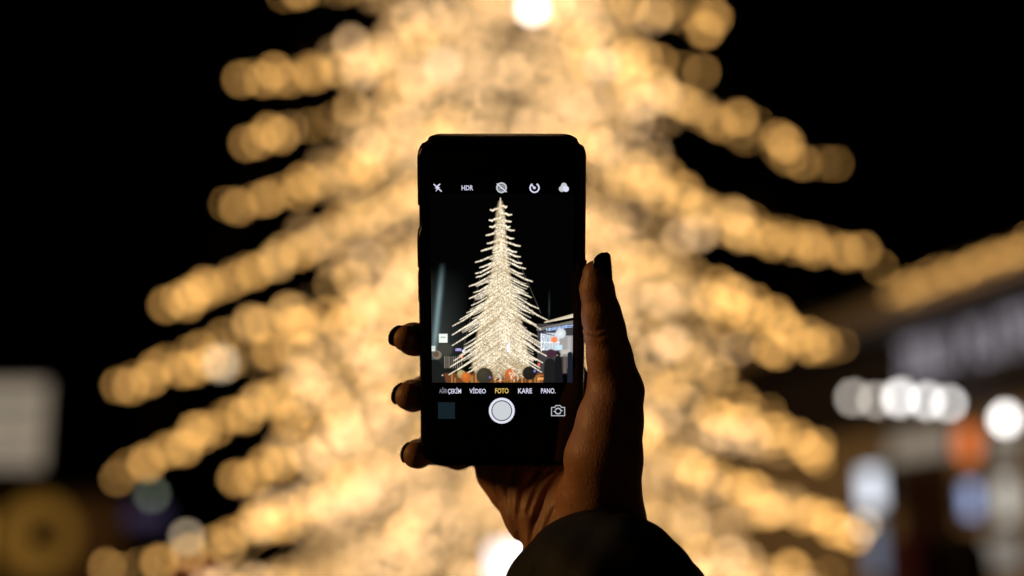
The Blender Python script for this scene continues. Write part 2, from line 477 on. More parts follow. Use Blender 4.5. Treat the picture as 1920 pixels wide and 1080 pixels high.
MB().tube([cc + Vector((0, .015, 0)), cc + Vector((0, -.03, 0))], [.21, .20], 18).build('glow_center_disc', mat('brown_disc', (.05, .02, .012), .5, noise=(7, .7, 1.2)), kiosk)  # brown disc added to make the dim centre of the glow
YP = 26.0
c = at_depth(268, 968, YP)
ps = tag(empty('purple_sign', (c[0], YP, 0)), 'dim purple lit sign low behind the tree at left', 'sign')
upright_box('panel', 225, 312, 952, 985, YP, .05, glow('purple_glow', (.30, .22, .5), .11), ps)
upright_box('frame', 219, 318, 946, 991, YP+.055, .1, M['dark_metal'], ps)
MB().tube([(c[0], YP+.1, 0), (c[0], YP+.1, c[2])], .05, 8).build('post', M['dark_metal'], ps)
# red stand low left, and white light panel behind the trunk
YR = 19.0
c = at_depth(370, 1068, YR)
rs = tag(empty('red_stand', (c[0], YR, 0)), 'dim red lit stand low behind the left branches', 'stand')
upright_box('panel', 335, 410, 1055, 1092, YR, .05, glow('red_glow', (.8, .12, .02), .22), rs)
MB().box(c[0]-.3, c[0]+.3, YR+.055, YR+.5, 0, c[2]+.05).build('cabinet', M['dark_metal'], rs)
YW = 11.2
a = at_depth(921, 1024, YW); b = at_depth(1024, 1024, YW)
lp = tag(empty('light_panel', ((a[0]+b[0])/2, YW, 0)), 'bright white lit panel standing in front of the trunk, left of the sleeve', 'light panel')
MB().box(a[0], b[0], YW, YW+.02, .45, a[2]).build('screen', glow('panel_white', (.96, .94, 1.0), 2.4), lp)
MB().box(a[0]-.03, b[0]+.03, YW+.022, YW+.12, .40, a[2]+.02).build('housing', M['dark_metal'], lp)
for sx in (a[0]+.05, b[0]-.05): MB().tube([(sx, YW+.07, 0), (sx, YW+.07, .41)], .025, 6).build('leg', M['dark_metal'], lp)

# ================= two people on the plaza =================
def make_person(name, x, y, h, coat, headcol, lab, hood):
    s = h / 1.75
    root = tag(empty(name, (x, y, 0)), lab, 'person', 'onlookers at the right')
    hh = .03
    gx = np.arange(-.5, .5, hh); gz = np.arange(-.06, 1.95, hh)
    X, Y_, Z = np.meshgrid(gx, np.arange(-.4, .45, hh), gz, indexing='ij')
    d = chain_sdf(X, Y_, Z, [(0,0,.80,.19), (0,0,1.10,.17), (0,.0,1.36,.165)], .08)
    for sx in (-1, 1):
        d = smin(d, chain_sdf(X, Y_, Z, [(sx*.09,0,.85,.11), (sx*.10,.01,.48,.075), (sx*.11,-.02,.09,.055), (sx*.115,.1,.05,.05)], .04), .06)
        d = smin(d, chain_sdf(X, Y_, Z, [(sx*.17,0,1.38,.075), (sx*.25,.0,1.12,.062), (sx*.22,.17,.95,.05), (sx*.20,.24,.93,.045)], .04), .06)
    d = smin(d, cone_sdf(X, Y_, Z, (0,0,1.4), (0,.02,1.52), .07, .06), .04)
    d = smin(d, cone_sdf(X, Y_, Z, (0,.01,1.60), (0,.02,1.66), .095, .09), .03)
    vv, q = surface_nets(d, (gx[0], -.4, gz[0]), hh)
    vv = vv * s + np.array((x, y, 0))
    fast_mesh('body', vv, q, coat, root)
    R = .135
    X, Y_, Z = np.meshgrid(np.arange(-.24, .24, .02), np.arange(-.24, .28, .02), np.arange(1.40, 1.9, .02), indexing='ij')
    d = cone_sdf(X, Y_, Z, (0,-.03,1.58), (0,-.02,1.66), R*.92, R)
    if hood: d = smin(d, cone_sdf(X, Y_, Z, (-.1,-.05,1.46), (.1,-.05,1.46), .07, .07), .06)
    d = np.maximum(d, -(cone_sdf(X, Y_, Z, (0,.16,1.56), (0,.2,1.62), .1, .1)))
    vv, q = surface_nets(d, (-.24, -.24, 1.40), .02)
    fast_mesh('hood' if hood else 'hat', vv*s + np.array((x, y, 0)), q, headcol, root)
M['coat1'] = mat('black_coat', (.02, .02, .022), .8, noise=(12, .7, 1.3)); M['coat2'] = mat('navy_coat', (.015, .018, .03), .8, noise=(12, .7, 1.3))
M['purple'] = mat('plum_knit', (.09, .02, .05), .9, noise=(30, .7, 1.3)); M['blackhat'] = mat('black_knit', (.02, .02, .02), .9, noise=(30, .7, 1.3))
pp = at_depth(1722, 1080, 6.0); make_person('person', pp[0], 6.0, 1.78, M['coat1'], M['purple'], 'person in black coat and plum hood, lower right, out of focus', True)
pp = at_depth(1800, 1080, 6.6); make_person('person', pp[0], 6.6, 1.80, M['coat2'], M['blackhat'], 'person in dark coat and black hat beside the plum hood', False)

# ================= phone =================
KPX = .59 / FPX                               # metres per photo pixel at the phone
FWD = Vector((0, math.cos(PITCH), math.sin(PITCH))); CUP = Vector((0, -math.sin(PITCH), math.cos(PITCH))); RGT = Vector((1, 0, 0))
EYEV = Vector((0, 0, EYE))
TILT = math.radians(11)
PUP = CUP*math.cos(TILT) - FWD*math.sin(TILT)
PN = -FWD*math.cos(TILT) - CUP*math.sin(TILT)
def near_pt(u, v, z):                         # a point near the phone; z in the same units towards the viewer
    dep = .59 - z*KPX
    return EYEV + FWD*dep + RGT*((u-960)/FPX*dep) + CUP*((540-v)/FPX*dep)
def near_arr(a):
    a = np.asarray(a, float); dep = .59 - a[:, 2]*KPX
    return np.array(EYEV) + dep[:, None]*np.array(FWD) + ((a[:, 0]-960)/FPX*dep)[:, None]*np.array(RGT) + ((540-a[:, 1])/FPX*dep)[:, None]*np.array(CUP)
PC = near_pt(941, 565, 0)
def on_phone(u, v):                           # photo point -> x, y on the phone's front
    r = Vector(ray(u, v)); t = (PC - EYEV).dot(PN) / r.dot(PN)
    p = EYEV + r*t - PC
    return p.dot(RGT), p.dot(PUP)
def phone_w(x, y, z=0.0): return PC + RGT*x + PUP*y + PN*z

M['case'] = mat('black_case', (.010, .009, .008), .24, noise=(300, .7, 1.3), bump=(900, .15, .0004))
M['glass'] = mat('phone_glass', (.003, .003, .0035), .06, noise=(40, .9, 1.1))
M['steel'] = mat('phone_frame', (.05, .045, .04), .35, metal=.8, noise=(200, .8, 1.2))
YT = on_phone(941, 253)[1]; YBOT = on_phone(941, 878)[1]; XW = .0348
phone = tag(empty('smartphone', phone_w(0, YBOT, -.005)), 'black smartphone in a dark case showing a camera app, held upright', 'smartphone')
def outline(x0, x1, y0, y1, r, seg=10, detail=False):
    pts = []
    for cx, cy, a0 in ((x1-r, y1-r, 0), (x0+r, y1-r, 90), (x0+r, y0+r, 180), (x1-r, y0+r, 270)):
        for k in range(seg+1):
            a = math.radians(a0 + 90*k/seg)
            q = [cx + r*math.cos(a), cy + r*math.sin(a)]
            if detail and a0 in (0, 90) and (5 <= k <= 6):      # small relief cuts at the top corners of the case
                q[0] -= .0007*math.cos(a); q[1] -= .0007*math.sin(a)
            pts.append(tuple(q))
        if detail and a0 == 90:       # the left side with its switch and volume cut-outs
            for y, dx in ((.040, 0), (.0395, .0006), (.030, .0006), (.0295, 0), (.0260, -.0004), (.0140, -.0004), (.0135, .0001), (.0100, -.0003), (-.0005, -.0003), (-.001, 0)):
                pts.append((x0 + dx, y))
    if detail:
        for y, dx in ((-.004, 0), (.004, 0), (.0045, .0006), (.016, .0006), (.0165, 0)): pts.append((x1 + dx, y))
    return pts
def inset(pts, d):
    n = len(pts); out = []
    for i in range(n):
        a, b = Vector(pts[i-1]), Vector(pts[(i+1) % n]); t = (b - a).normalized()
        out.append((pts[i][0] - t.y*d, pts[i][1] + t.x*d))
    return out
def loft(name, pts, prof, m, parent, cap0=False, cap1=False, smooth=True):
    v, f = [], []; n = len(pts)
    for d, z in prof:
        v += [phone_w(x, y, z) for x, y in inset(pts, d)]
    for j in range(len(prof)-1):
        for i in range(n):
            i2 = (i+1) % n; f.append((j*n+i, j*n+i2, (j+1)*n+i2, (j+1)*n+i))
    if cap0: f.append(tuple(range(n))[::-1])
    if cap1: f.append(tuple(range((len(prof)-1)*n, len(prof)*n)))
    o = mesh_obj(name, v, f, m, parent, smooth)
    if smooth:
        o.data.polygons[-1].use_smooth = not cap1
        o.data.set_sharp_from_angle(angle=math.radians(50))
    return o
co = outline(-XW, XW, YBOT, YT, .0100, 12, True)
loft('case', co, [(.030, -.0104), (.0016, -.0104), (.0009, -.0098), (.0003, -.0086), (.0, -.0066), (.0001, -.0046), (.0004, -.0026), (.0007, -.0010), (.0010, -.0003), (.0015, 0), (.0021, -.0002), (.0025, -.0007), (.0026, -.0014)], M['case'], phone)
bo = outline(-XW+.0022, XW-.0022, YBOT+.0022, YT-.0022, .0085, 12)
loft('body', bo, [(.004, -.0099), (.0008, -.0096), (0, -.008), (0, -.0022), (.0005, -.0013)], M['steel'], phone, True, True)
go = outline(-XW+.0024, XW-.0024, YBOT+.0024, YT-.0024, .0083, 12)
front = loft('front_glass', go, [(.0002, -.0012), (.0001, -.0009), (.0004, -.0007)], M['glass'], phone, False, True)
mesh_obj('earpiece', [phone_w(x + .004*dx, YT - .0085 + .0006*dy, -.00062) for x in (0,) for dx, dy in ((-1,-1), (1,-1), (1.1,0), (1,1), (-1,1), (-1.1,0))], [(0,1,2,3,4,5)], M['case'], front)

# ---- what the screen shows ----
U0, U1, V0, V1 = 808, 1075, 364, 718
NU, NV = 268, 355
uu, vv = np.meshgrid(np.linspace(U0, U1, NU), np.linspace(V0, V1, NV))
pic = np.zeros((NV, NU, 3)) + np.array((.0005, .0007, .0005))
prng = np.random.default_rng(4)
def put(mask, col, a=1.0):
    m = np.clip(mask, 0, 1)[..., None]*a
    pic[:] = pic*(1-m) + np.array(col)*m
def disc(u, v, r, soft=1.0): return (r - np.hypot(uu-u, vv-v))/soft + .5
def rect(u0, u1, v0, v1, soft=.8): return np.minimum(np.minimum(uu-u0, u1-uu), np.minimum(vv-v0, v1-vv))/soft + .5
def seg(u0, v0, u1, v1, w0, w1, soft=.9):
    du, dv = u1-u0, v1-v0; t = np.clip(((uu-u0)*du + (vv-v0)*dv)/(du*du+dv*dv), 0, 1)
    return (w0+(w1-w0)*t - np.hypot(uu-u0-t*du, vv-v0-t*dv))/soft + .5
haze_ = np.clip((vv-500)/130, 0, 1)*np.clip((880-uu)/75, 0, 1)*np.clip((720-vv)/70, 0, 1)
pic += haze_[..., None]*np.array((.035, .042, .038))
beam = np.exp(-((uu - (829 - (vv-500)*.105))/5.0)**2)*np.clip((vv-490)/60, 0, 1)*np.clip((690-vv)/60, 0, 1)
pic += beam[..., None]*np.array((.12, .18, .19))
pic += (np.exp(-((uu-1030)/1.5)**2)*np.clip((vv-540)/40, 0, 1)*np.clip((600-vv)/20, 0, 1))[..., None]*np.array((.02, .03, .025))
# left side: two billboards, bare tree, purple sign, stalls
put(disc(834, 655, 13, 6), (.05, .05, .038), .8)
put(rect(822, 838, 625, 641.5), (.78, .82, .74)); put(rect(825, 834.5, 630, 633), (.30, .42, .36)); put(rect(824, 835, 636.5, 637.3), (.5, .5, .45), .6)
put(rect(806, 815, 648, 658), (.6, .66, .62)); put(rect(806, 815, 652, 653), (.2, .2, .2), .6)
put(rect(853, 864, 652.5, 657.5), (.36, .30, .62)); put(disc(869, 658, 3.5), (.62, .72, .78)); put(rect(862, 867, 664, 671), (.75, .17, .07))
for k in range(9): put(rect(832+k*4, 833.2+k*4, 668, 690), (.5, .42, .32), .35 + .3*prng.random())
# right side: canopy, garland, sign, shop front
put(rect(1008, 1080, 606, 700), (.05, .045, .05), .9)
quad = (vv > 611 - (uu-1022)*.22) & (vv < 617 - (uu-1022)*.12) & (uu > 1006)
put(quad*1.0, (.17, .16, .14), .9)
put(seg(1022, 603, 1076, 590, 1.2, 3.4), (.55, .45, .32)); put(seg(1040, 600, 1076, 592, .6, 1.6), (.8, .7, .52), .7)
band = (np.abs(vv - (617.5 - (uu-1024)*.165)) < 3.4) & (uu > 1024)
put(band*1.0, (.05, .07, .16)); strokes = (np.sin(uu*2.3) + .8*np.sin(uu*3.9 + 1) + .5*np.sin(vv*2.2) > .1)
put((band & strokes & (np.abs(vv - (617.5 - (uu-1024)*.165)) < 2.7))*1.0, (.50, .68, 1.0), .95)
put(rect(1014, 1050, 623, 656), (.62, .68, .74), .85); put(rect(1050, 1075, 628, 668), (.34, .33, .31), .85)
for a in range(6): put(rect(1017+a*5.4, 1018.2+a*5.4, 624, 655), (.2, .3, .36), .7)
put(rect(1014, 1050, 640.5, 642), (.9, .95, 1)); put(rect(1015, 1016.5, 623, 658), (.95, .97, 1))
put(seg(1012, 622, 1040, 628, 1.5, .5), (.03, .02, .06))
put(disc(1052, 624, 9.5, 3), (.60, .66, .70), .9); put(disc(1052, 624, 4, 3), (.74, .76, .72), .7)
put(disc(1040, 636, 6, 2), (.95, .22, .08)); put(rect(1044, 1055, 646, 655), (.50, .72, .85), .9)
put(rect(1065, 1071, 630, 690), (.42, .38, .40), .8); put(rect(1053, 1070, 655, 664), (.5, .47, .40), .7)
# guy wires
for a in ((965, 470, 1014, 585), (900, 520, 868, 650)): put(seg(*a, .25, .25, 1.2), (.22, .2, .17), .5)
# ground level: fence, stalls
put(rect(806, 1040, 700, 722, 4), (.16, .055, .02), .8)
for k in range(40):
    x = 828 + prng.random()*200; put(rect(x, x+1.0+prng.random()*1.6, 701+prng.random()*8, 720), (.50, .15+.14*prng.random(), .06), .35 + .5*prng.random())
put(seg(930, 716, 1030, 702, .9, .9), (.42, .13, .04)); put(rect(1008, 1022, 708, 713), (.85, .36, .10), .8)
# the tree
hv = np.array([372, 380, 390, 400, 420, 437, 460, 480, 500, 525, 550, 575, 600, 640, 690, 700]); hw = np.array([0, 3, 9, 14, 20, 21, 29, 37, 45, 58, 63, 74, 87, 88, 88, 84.])
bw = np.interp(vv, [372, 380, 400, 437, 480, 520, 560, 600, 640, 690, 712], [0, 2.5, 7, 9, 13, 18, 26, 38, 47, 54, 40.])
body = np.clip((bw - np.abs(uu-938.5))/5 + .6, 0, 1)*(vv > 376)*np.clip((712-vv)/14, 0, 1)
mott = prng.random((NV, NU)); mott = .55*mott + .45*(np.roll(mott, 1, 0) + np.roll(mott, 1, 1))/2
put(body, (.46, .36, .22), .95)
tr = np.random.default_rng(11)
tips = [(920,393),(918,412),(919,424),(912,440),(914,455),(903,469),(892,490),(900,500),(892,511),(893,518),(880,535),(888,547),(880,558),(884,571),(875,585),(862,598),(848,610),(860,618),(847,627),(858,640),(847,647),(868,655),(860,667),(850,676),(843,688),(856,694),(840,703),(866,704),
        (950,387),(959,402),(958,415),(956,424),(964,431),(963,446),(975,460),(968,471),(975,480),(978,492),(985,502),(980,512),(998,526),(990,536),(982,543),(996,556),(1010,577),(994,585),(1027,599),(1006,608),(1015,617),(1008,630),(1013,642),(1020,655),(1025,667),(1018,680),(1013,690),(1000,676),(1016,698)]
def limb(tu, tv, tone, a, w):
    L = abs(tu-938.5); k = np.clip((tv-400)/220, 0, 1); sg = 1 if tu > 938.5 else -1
    dv = L*(.12 + .40*k); m_ = (938.5 + sg*L*.5, tv - dv*.62)
    put(seg(938.5, tv-dv*1.35, m_[0], m_[1], w*1.2, w*1.15, 1.1), (.83*tone, .70*tone, .49*tone), a*.7)
    q_ = (m_[0]*.45 + tu*.55 + tr.uniform(-1, 1), m_[1]*.45 + tv*.55 + tr.uniform(-.2, 2.2))
    put(seg(m_[0], m_[1], q_[0], q_[1], w*1.15, w, 1.1), (.93*tone, .80*tone, .60*tone), a); put(seg(q_[0], q_[1], tu, tv, w, w*.75, 1.1), (.93*tone, .80*tone, .60*tone), a)
for q in range(330):
    v_ = 385 + 312*tr.random()**.75; L = float(np.interp(v_, hv, hw))*(tr.uniform(.15, .84) if v_ > 530 else tr.uniform(.1, .55))
    limb(938.5 + L*tr.choice((-1, 1)), v_, tr.uniform(.6, 1.0), .75, tr.uniform(.6, 1.1))
for tu, tv in tips: limb(tu, tv, tr.uniform(.86, 1.02), .9, 1.6 - .5*np.clip((tv-420)/150, 0, 1))
lum = np.clip(pic[..., 1]*2, 0, 1)*(np.abs(uu-938.5) < np.interp(vv, hv, hw)+2)*(vv < 714)
pic *= (1 + lum*(mott-.5)*1.7)[..., None]
core = np.exp(-((uu-946)/14)**2 - ((vv-625)/45)**2); pic += core[..., None]*np.array((.22, .2, .2))*(mott[..., None])
put(rect(950, 956, 641, 660, 2), (.9, .88, .92), .75)
holes = (mott < .30) & (body > .2) & (prng.random((NV, NU)) < .5*np.clip((vv-480)/100, 0, 1)); put(holes*1.0, (.22, .15, .05), .75)
put(seg(938.5, 372, 938.5, 386, .9, 1.6), (.75, .6, .42))
for u, v, r, c in ((864, 702, 8, (.30, .24, .10)), (873, 708, 9.5, (.42, .11, .02)), (908, 705, 15.5, (.035, .03, .018)), (957, 702, 10.5, (.40, .10, .02)), (993, 700, 13, (.012, .010, .008))):
    put(disc(u, v, r), c); put(disc(u-r*.25, v-r*.35, r*.55, r*.7), tuple(min(1, q*1.7) for q in c), .55)
put(disc(918, 708, 2, 1.2), (.25, .2, .6), .7); put(disc(1003, 696, 2.2, 1.5), (.2, .22, .75), .9); put(rect(1009, 1013, 681, 686), (.8, .1, .06))
for k in range(26):
    x = 928 + tr.random()*50; y = 690 + tr.random()*24; put(seg(x, y, x+tr.uniform(-6, 6), y+tr.uniform(2, 6), .8, .6), (.85, .72, .52), .8)
# people at the edges of the picture
put(seg(812, 690, 818, 722, 16, 17, 1.5), (.010, .011, .010)); put(disc(818, 665, 8.5, 1.5), (.20, .15, .10)); put(disc(816, 664, 5.5, 2), (.10, .07, .05)); put(disc(828, 704, 1.2), (.7, .7, .65))
put(seg(1032, 682, 1031, 722, 10.5, 12, 1.5), (.010, .011, .010)); put(disc(1034, 662, 8, 1.5), (.055, .018, .035)); put(seg(1048, 674, 1049, 722, 6.5, 8, 1.5), (.007, .007, .009)); put(disc(1047, 664, 5, 1.2), (.012, .008, .008)); put(disc(1045.5, 665.5, 1.6), (.32, .2, .10))
put(seg(1070, 664, 1071, 722, 5, 6, 2), (.008, .012, .02)); put(rect(1058, 1063, 664, 700, 3), (.16, .12, .08), .7)
pic = np.clip(pic, 0, 1)
m = bpy.data.materials.new('screen_picture'); m.use_nodes = True
nt = m.node_tree; nt.nodes.clear()
at_ = nt.nodes.new('ShaderNodeAttribute'); at_.attribute_name = 'shown'; em = nt.nodes.new('ShaderNodeEmission'); em.inputs[1].default_value = 1.3
ou = nt.nodes.new('ShaderNodeOutputMaterial'); nt.links.new(at_.outputs['Color'], em.inputs[0]); nt.links.new(em.outputs[0], ou.inputs[0])
x0, _ = on_phone(U0, 541); x1, _ = on_phone(U1, 541); y1 = on_phone(940, V0)[1]; y0 = on_phone(940, V1)[1]
gx = np.linspace(x0, x1, NU); gy = np.linspace(y1, y0, NV)
GX, GY = np.meshgrid(gx, gy)
pv = np.array(phone_w(0, 0, -.00062)) + GX.reshape(-1, 1)*np.array(RGT) + GY.reshape(-1, 1)*np.array(PUP)
ids = np.arange(NU*NV).reshape(NV, NU)
pq = np.stack([ids[1:, :-1], ids[1:, 1:], ids[:-1, 1:], ids[:-1, :-1]], -1).reshape(-1, 4)
disp = fast_mesh('display_picture', pv, pq, m, front if False else phone)
ca = disp.data.color_attributes.new('shown', 'FLOAT_COLOR', 'POINT')
ca.data.foreach_set('color', np.concatenate([pic.reshape(-1, 3), np.ones((NU*NV, 1))], 1).astype(np.float32).ravel())

UIW = glow('ui_white', (.80, .80, 1.0), .95); UIY = glow('ui_yellow', (1.0, .66, .16), .9); UID = glow('ui_dim', (.5, .52, .62), .5); UIG = glow('ui_grey', (.60, .63, .66), .95); UIT = glow('ui_thumb', (.007, .016, .021), 1.0)
def ui(name, polys, m, layer=1, parent=None):
    v, f = [], []
    for p in polys:
        if isinstance(p, tuple) and len(p) == 2 and isinstance(p[1], list):
            pts, faces = p
        else: pts, faces = p, [tuple(range(len(p)))]
        n = len(v); v += [phone_w(*on_phone(a, b), -.00062 + .00004*layer) for a, b in pts]; f += [tuple(i + n for i in q)[::-1] for q in faces]
    return mesh_obj(name, v, f, m, parent or phone)
def ring(u, v, r0, r1, a0=0, a1=360, n=40):
    pts, fs = [], []
    for i in range(n+1):
        a = math.radians(a0 + (a1-a0)*i/n); pts += [(u + r0*math.sin(a), v - r0*math.cos(a)), (u + r1*math.sin(a), v - r1*math.cos(a))]
    return pts, [(2*i, 2*i+1, 2*i+3, 2*i+2) for i in range(n)]
def circ(u, v, r, n=28): return [(u + r*math.sin(6.2832*i/n), v - r*math.cos(6.2832*i/n)) for i in range(n)]
def bar(u0, v0, u1, v1, w):
    L = math.hypot(u1-u0, v1-v0); a, b = -(v1-v0)/L*w/2, (u1-u0)/L*w/2
    return [(u0+a, v0+b), (u0-a, v0-b), (u1-a, v1-b), (u1+a, v1+b)][::-1]
def words(name, text, u0, u1, v0, v1, m):
    v, f = text_mesh(text)
    pts = [(u0 + x*(u1-u0), v1 - y*(v1-v0)) for x, y, _ in v]
    return ui(name, [(pts, [q[::-1] for q in f])], m)
words('mode_label', 'AĞIR', 823.5, 838, 727.0, 738, UID); words('mode_label', 'ÇEKİM', 839.5, 864.5, 727.0, 740.5, UIW)
words('mode_label', 'VİDEO', 880, 911, 727.0, 738.3, UIW); words('mode_label', 'FOTO', 928.5, 953.5, 728.8, 738.3, UIY)
words('mode_label', 'KARE', 971.5, 997.5, 728.8, 738.3, UIW); words('mode_label', 'PANO.', 1014.5, 1041.5, 728.8, 738.3, UIW)
words('hdr_icon', 'HDR', 865.5, 887, 348, 357, UIW)
ui('flash_icon', [[(823, 345), (815, 353.5), (819, 353.5), (816.5, 360), (825, 351.2), (821, 351.2), (826, 345)][::-1]], UIW)
ui('flash_icon', [bar(813, 345.5, 828, 359.5, 2.0)], UIW, 2)
ui('live_icon', [circ(940.3, 352.3, 2.4), ring(940.3, 352.3, 4.2, 5.4), ring(940.3, 352.3, 7, 10)], UIG)
ui('live_icon', [bar(931.5, 344.5, 950, 360.5, 1.8)], UIW, 2)
ui('timer_icon', [ring(1002.3, 352.5, 7, 9.6, 28, 330), circ(1002, 352.5, 2.5), bar(997, 347, 1002, 352, 2.2)], UIW)
ui('filter_icon', [circ(1057.5, 348.6, 5.6)], UIG); ui('filter_icon', [circ(1053.6, 354.4, 5.6)], UIG, 2); ui('filter_icon', [circ(1061.2, 354.4, 5.6)], UIW, 3)
sb = ui('shutter_button', [ring(940.8, 770.8, 19.6, 24.2)], glow('ui_bright', (.84, .84, .98), .95))
ui('button_face', [circ(940.8, 770.8, 17.8, 44)], glow('ui_face', (.64, .68, .71), .95), 1, sb)
ui('thumbnail', [[(821, 755), (853, 755), (853, 786), (821, 786)]], UIT)
ui('camera_switch_icon', [bar(1034.5, 780.2, 1058.5, 780.2, 1.4), bar(1034.2, 764.5, 1034.2, 780.8, 1.4), bar(1058.8, 764.5, 1058.8, 780.8, 1.4), bar(1034, 764.6, 1040.4, 764.6, 1.4), bar(1052.6, 764.6, 1059, 764.6, 1.4),
    bar(1040.2, 764.8, 1042.4, 761.2, 1.4), bar(1042, 761.2, 1051, 761.2, 1.4), bar(1050.8, 761.2, 1052.8, 764.8, 1.4), ring(1046.5, 771.6, 4.3, 6.2, -70, 80, 16), ring(1046.5, 771.6, 4.3, 6.2, 110, 260, 16),
    [(1053.5, 772.5), (1049.8, 771.0), (1055.6, 770.2)], [(1039.5, 770.7), (1043.2, 772.2), (1037.6, 773.0)]], UIG)

# ================= hand =================
person = tag(empty('person', near_pt(1130, 1500, 180)), 'right hand with dark nail polish in a black sleeve holding up the phone', 'person')
H3 = 3.0
g0 = np.array([715, 470, -235.]); g1 = np.array([1245, 1200, 105.])
ax = [np.arange(g0[i], g1[i], H3, dtype=np.float32) for i in range(3)]
X, Y_, Z = np.meshgrid(*ax, indexing='ij')
def fz(v): return .194*(565 - v)
palm = chain_sdf(X, Y_, Z, [(975,905,-150,60), (1006,962,-108,58), (1046,1030,-72,58), (1075,1200,-10,66)], 20)
for c, k in (([(1150,985,-48,62), (1140,1200,10,70)], 30),
             ([(1060,930,-110,62), (1080,1040,-60,66)], 30),
             ([(1082,742,-150,42), (1120,880,-88,62), (1140,985,-52,60)], 26),
             ([(1030,735,-165,44), (1050,880,-140,56), (1085,990,-70,60)], 26),
             ([(985,765,-172,42), (1010,890,-152,54)], 26), ([(930,850,-165,42), (940,884,-158,46), (958,905,-148,48)], 16), ([(940,815,-172,38), (985,905,-150,56)], 24)):
    palm = smin(palm, chain_sdf(X, Y_, Z, c, 10), k)
thumb = chain_sdf(X, Y_, Z, [(1117,513,25,25), (1119,540,22,31), (1128,590,16,36), (1133,618,8,39), (1143,668,0,42), (1154,735,-16,53), (1144,790,-2,62), (1132,860,6,73), (1126,930,-22,76), (1120,1000,-42,80)], 10)
hand = smin(palm, thumb, 22)
fingers = []
fingers.append(chain_sdf(X, Y_, Z, [(1082,742,-150,40), (1010,610,-118,35), (965,540,-92,31), (945,488,-74,26)], 8))
fingers.append(chain_sdf(X, Y_, Z, [(1030,735,-165,41), (880,668,-142,34), (806,640,-112,31), (775,636,-66,30), (760,634,-34,25)], 8))
fingers.append(chain_sdf(X, Y_, Z, [(985,765,-172,40), (858,752,-168,33), (800,734,-142,30), (774,742,-92,29), (765,743,-62,26)], 8))
fingers.append(chain_sdf(X, Y_, Z, [(940,815,-172,36), (860,851,-172,29), (806,843,-150,27), (784,851,-108,26), (779,853,-80,25)], 8))
fall = fingers[0]
for f in fingers[1:]: fall = smin(fall, f, 4)
hand = smin(hand, fall, 14)
# folds of the palm and thumb root, cut into the surface that faces the viewer
folds = [([(1052,882), (1022,930), (1003,985), (994,1035)], 8, 6), ([(1004,885), (980,925), (970,975), (978,1022)], 8, 6), ([(962,882), (952,915), (957,955), (968,990)], 7, 4.5), ([(1040,955), (1024,990), (1010,1035)], 5, 3),
         ([(1060,920), (1076,950), (1100,972)], 4, 1.6), ([(1036,880), (1010,905), (990,960)], 6, 3.5), ([(928,880), (930,915), (940,940)], 5, 3), ([(1092,615), (1118,622), (1150,606)], 4, 2.5), ([(1095,628), (1120,634), (1150,620)], 4, 2)]
U2, V2 = X[:, :, 0], Y_[:, :, 0]
rel = np.zeros_like(U2)
for pl, w, dep in folds:
    dd = np.full_like(U2, 1e9)
    for a, b in zip(pl[:-1], pl[1:]):
        ab = np.subtract(b, a); t = np.clip(((U2-a[0])*ab[0] + (V2-a[1])*ab[1])/float(ab @ ab), 0, 1)
        dd = np.minimum(dd, np.hypot(U2-a[0]-t*ab[0], V2-a[1]-t*ab[1]))
    rel = np.maximum(rel, dep*np.exp(-(dd/w)**2))
hand = hand + rel[:, :, None]
hv_, hq = surface_nets(hand, g0, H3)
M['skin'] = mat('skin', (.52, .25, .13), .5, noise=(160, .86, 1.1))
nt = M['skin'].node_tree; pb = nt.nodes['Principled BSDF']
pb.inputs['Subsurface Weight'].default_value = .25; pb.inputs['Subsurface Radius'].default_value = (1, .35, .15); pb.inputs['Subsurface Scale'].default_value = .006
tc = nt.nodes.new('ShaderNodeTexCoord'); vo = nt.nodes.new('ShaderNodeTexVoronoi'); vo.feature = 'DISTANCE_TO_EDGE'; vo.inputs['Scale'].default_value = 650
mp = nt.nodes.new('ShaderNodeMapping'); mp.inputs['Scale'].default_value = (1, 1, .45); mp.inputs['Rotation'].default_value = (0, .5, .2)
n3 = nt.nodes.new('ShaderNodeTexNoise'); n3.inputs['Scale'].default_value = 140; n3.inputs['Detail'].default_value = 5
mx = nt.nodes.new('ShaderNodeMath'); mx.operation = 'MULTIPLY_ADD'; mx.inputs[1].default_value = .5
bp = nt.nodes.new('ShaderNodeBump'); bp.inputs['Strength'].default_value = .65; bp.inputs['Distance'].default_value = .0006
for a, b in ((tc.outputs['Object'], mp.inputs[0]), (mp.outputs[0], vo.inputs['Vector']), (tc.outputs['Object'], n3.inputs['Vector']), (vo.outputs['Distance'], mx.inputs[0]), (n3.outputs['Fac'], mx.inputs[2]), (mx.outputs[0], bp.inputs['Height']), (bp.outputs[0], pb.inputs['Normal'])): nt.links.new(a, b)
skin = fast_mesh('hand', near_arr(hv_), hq, M['skin'], person)

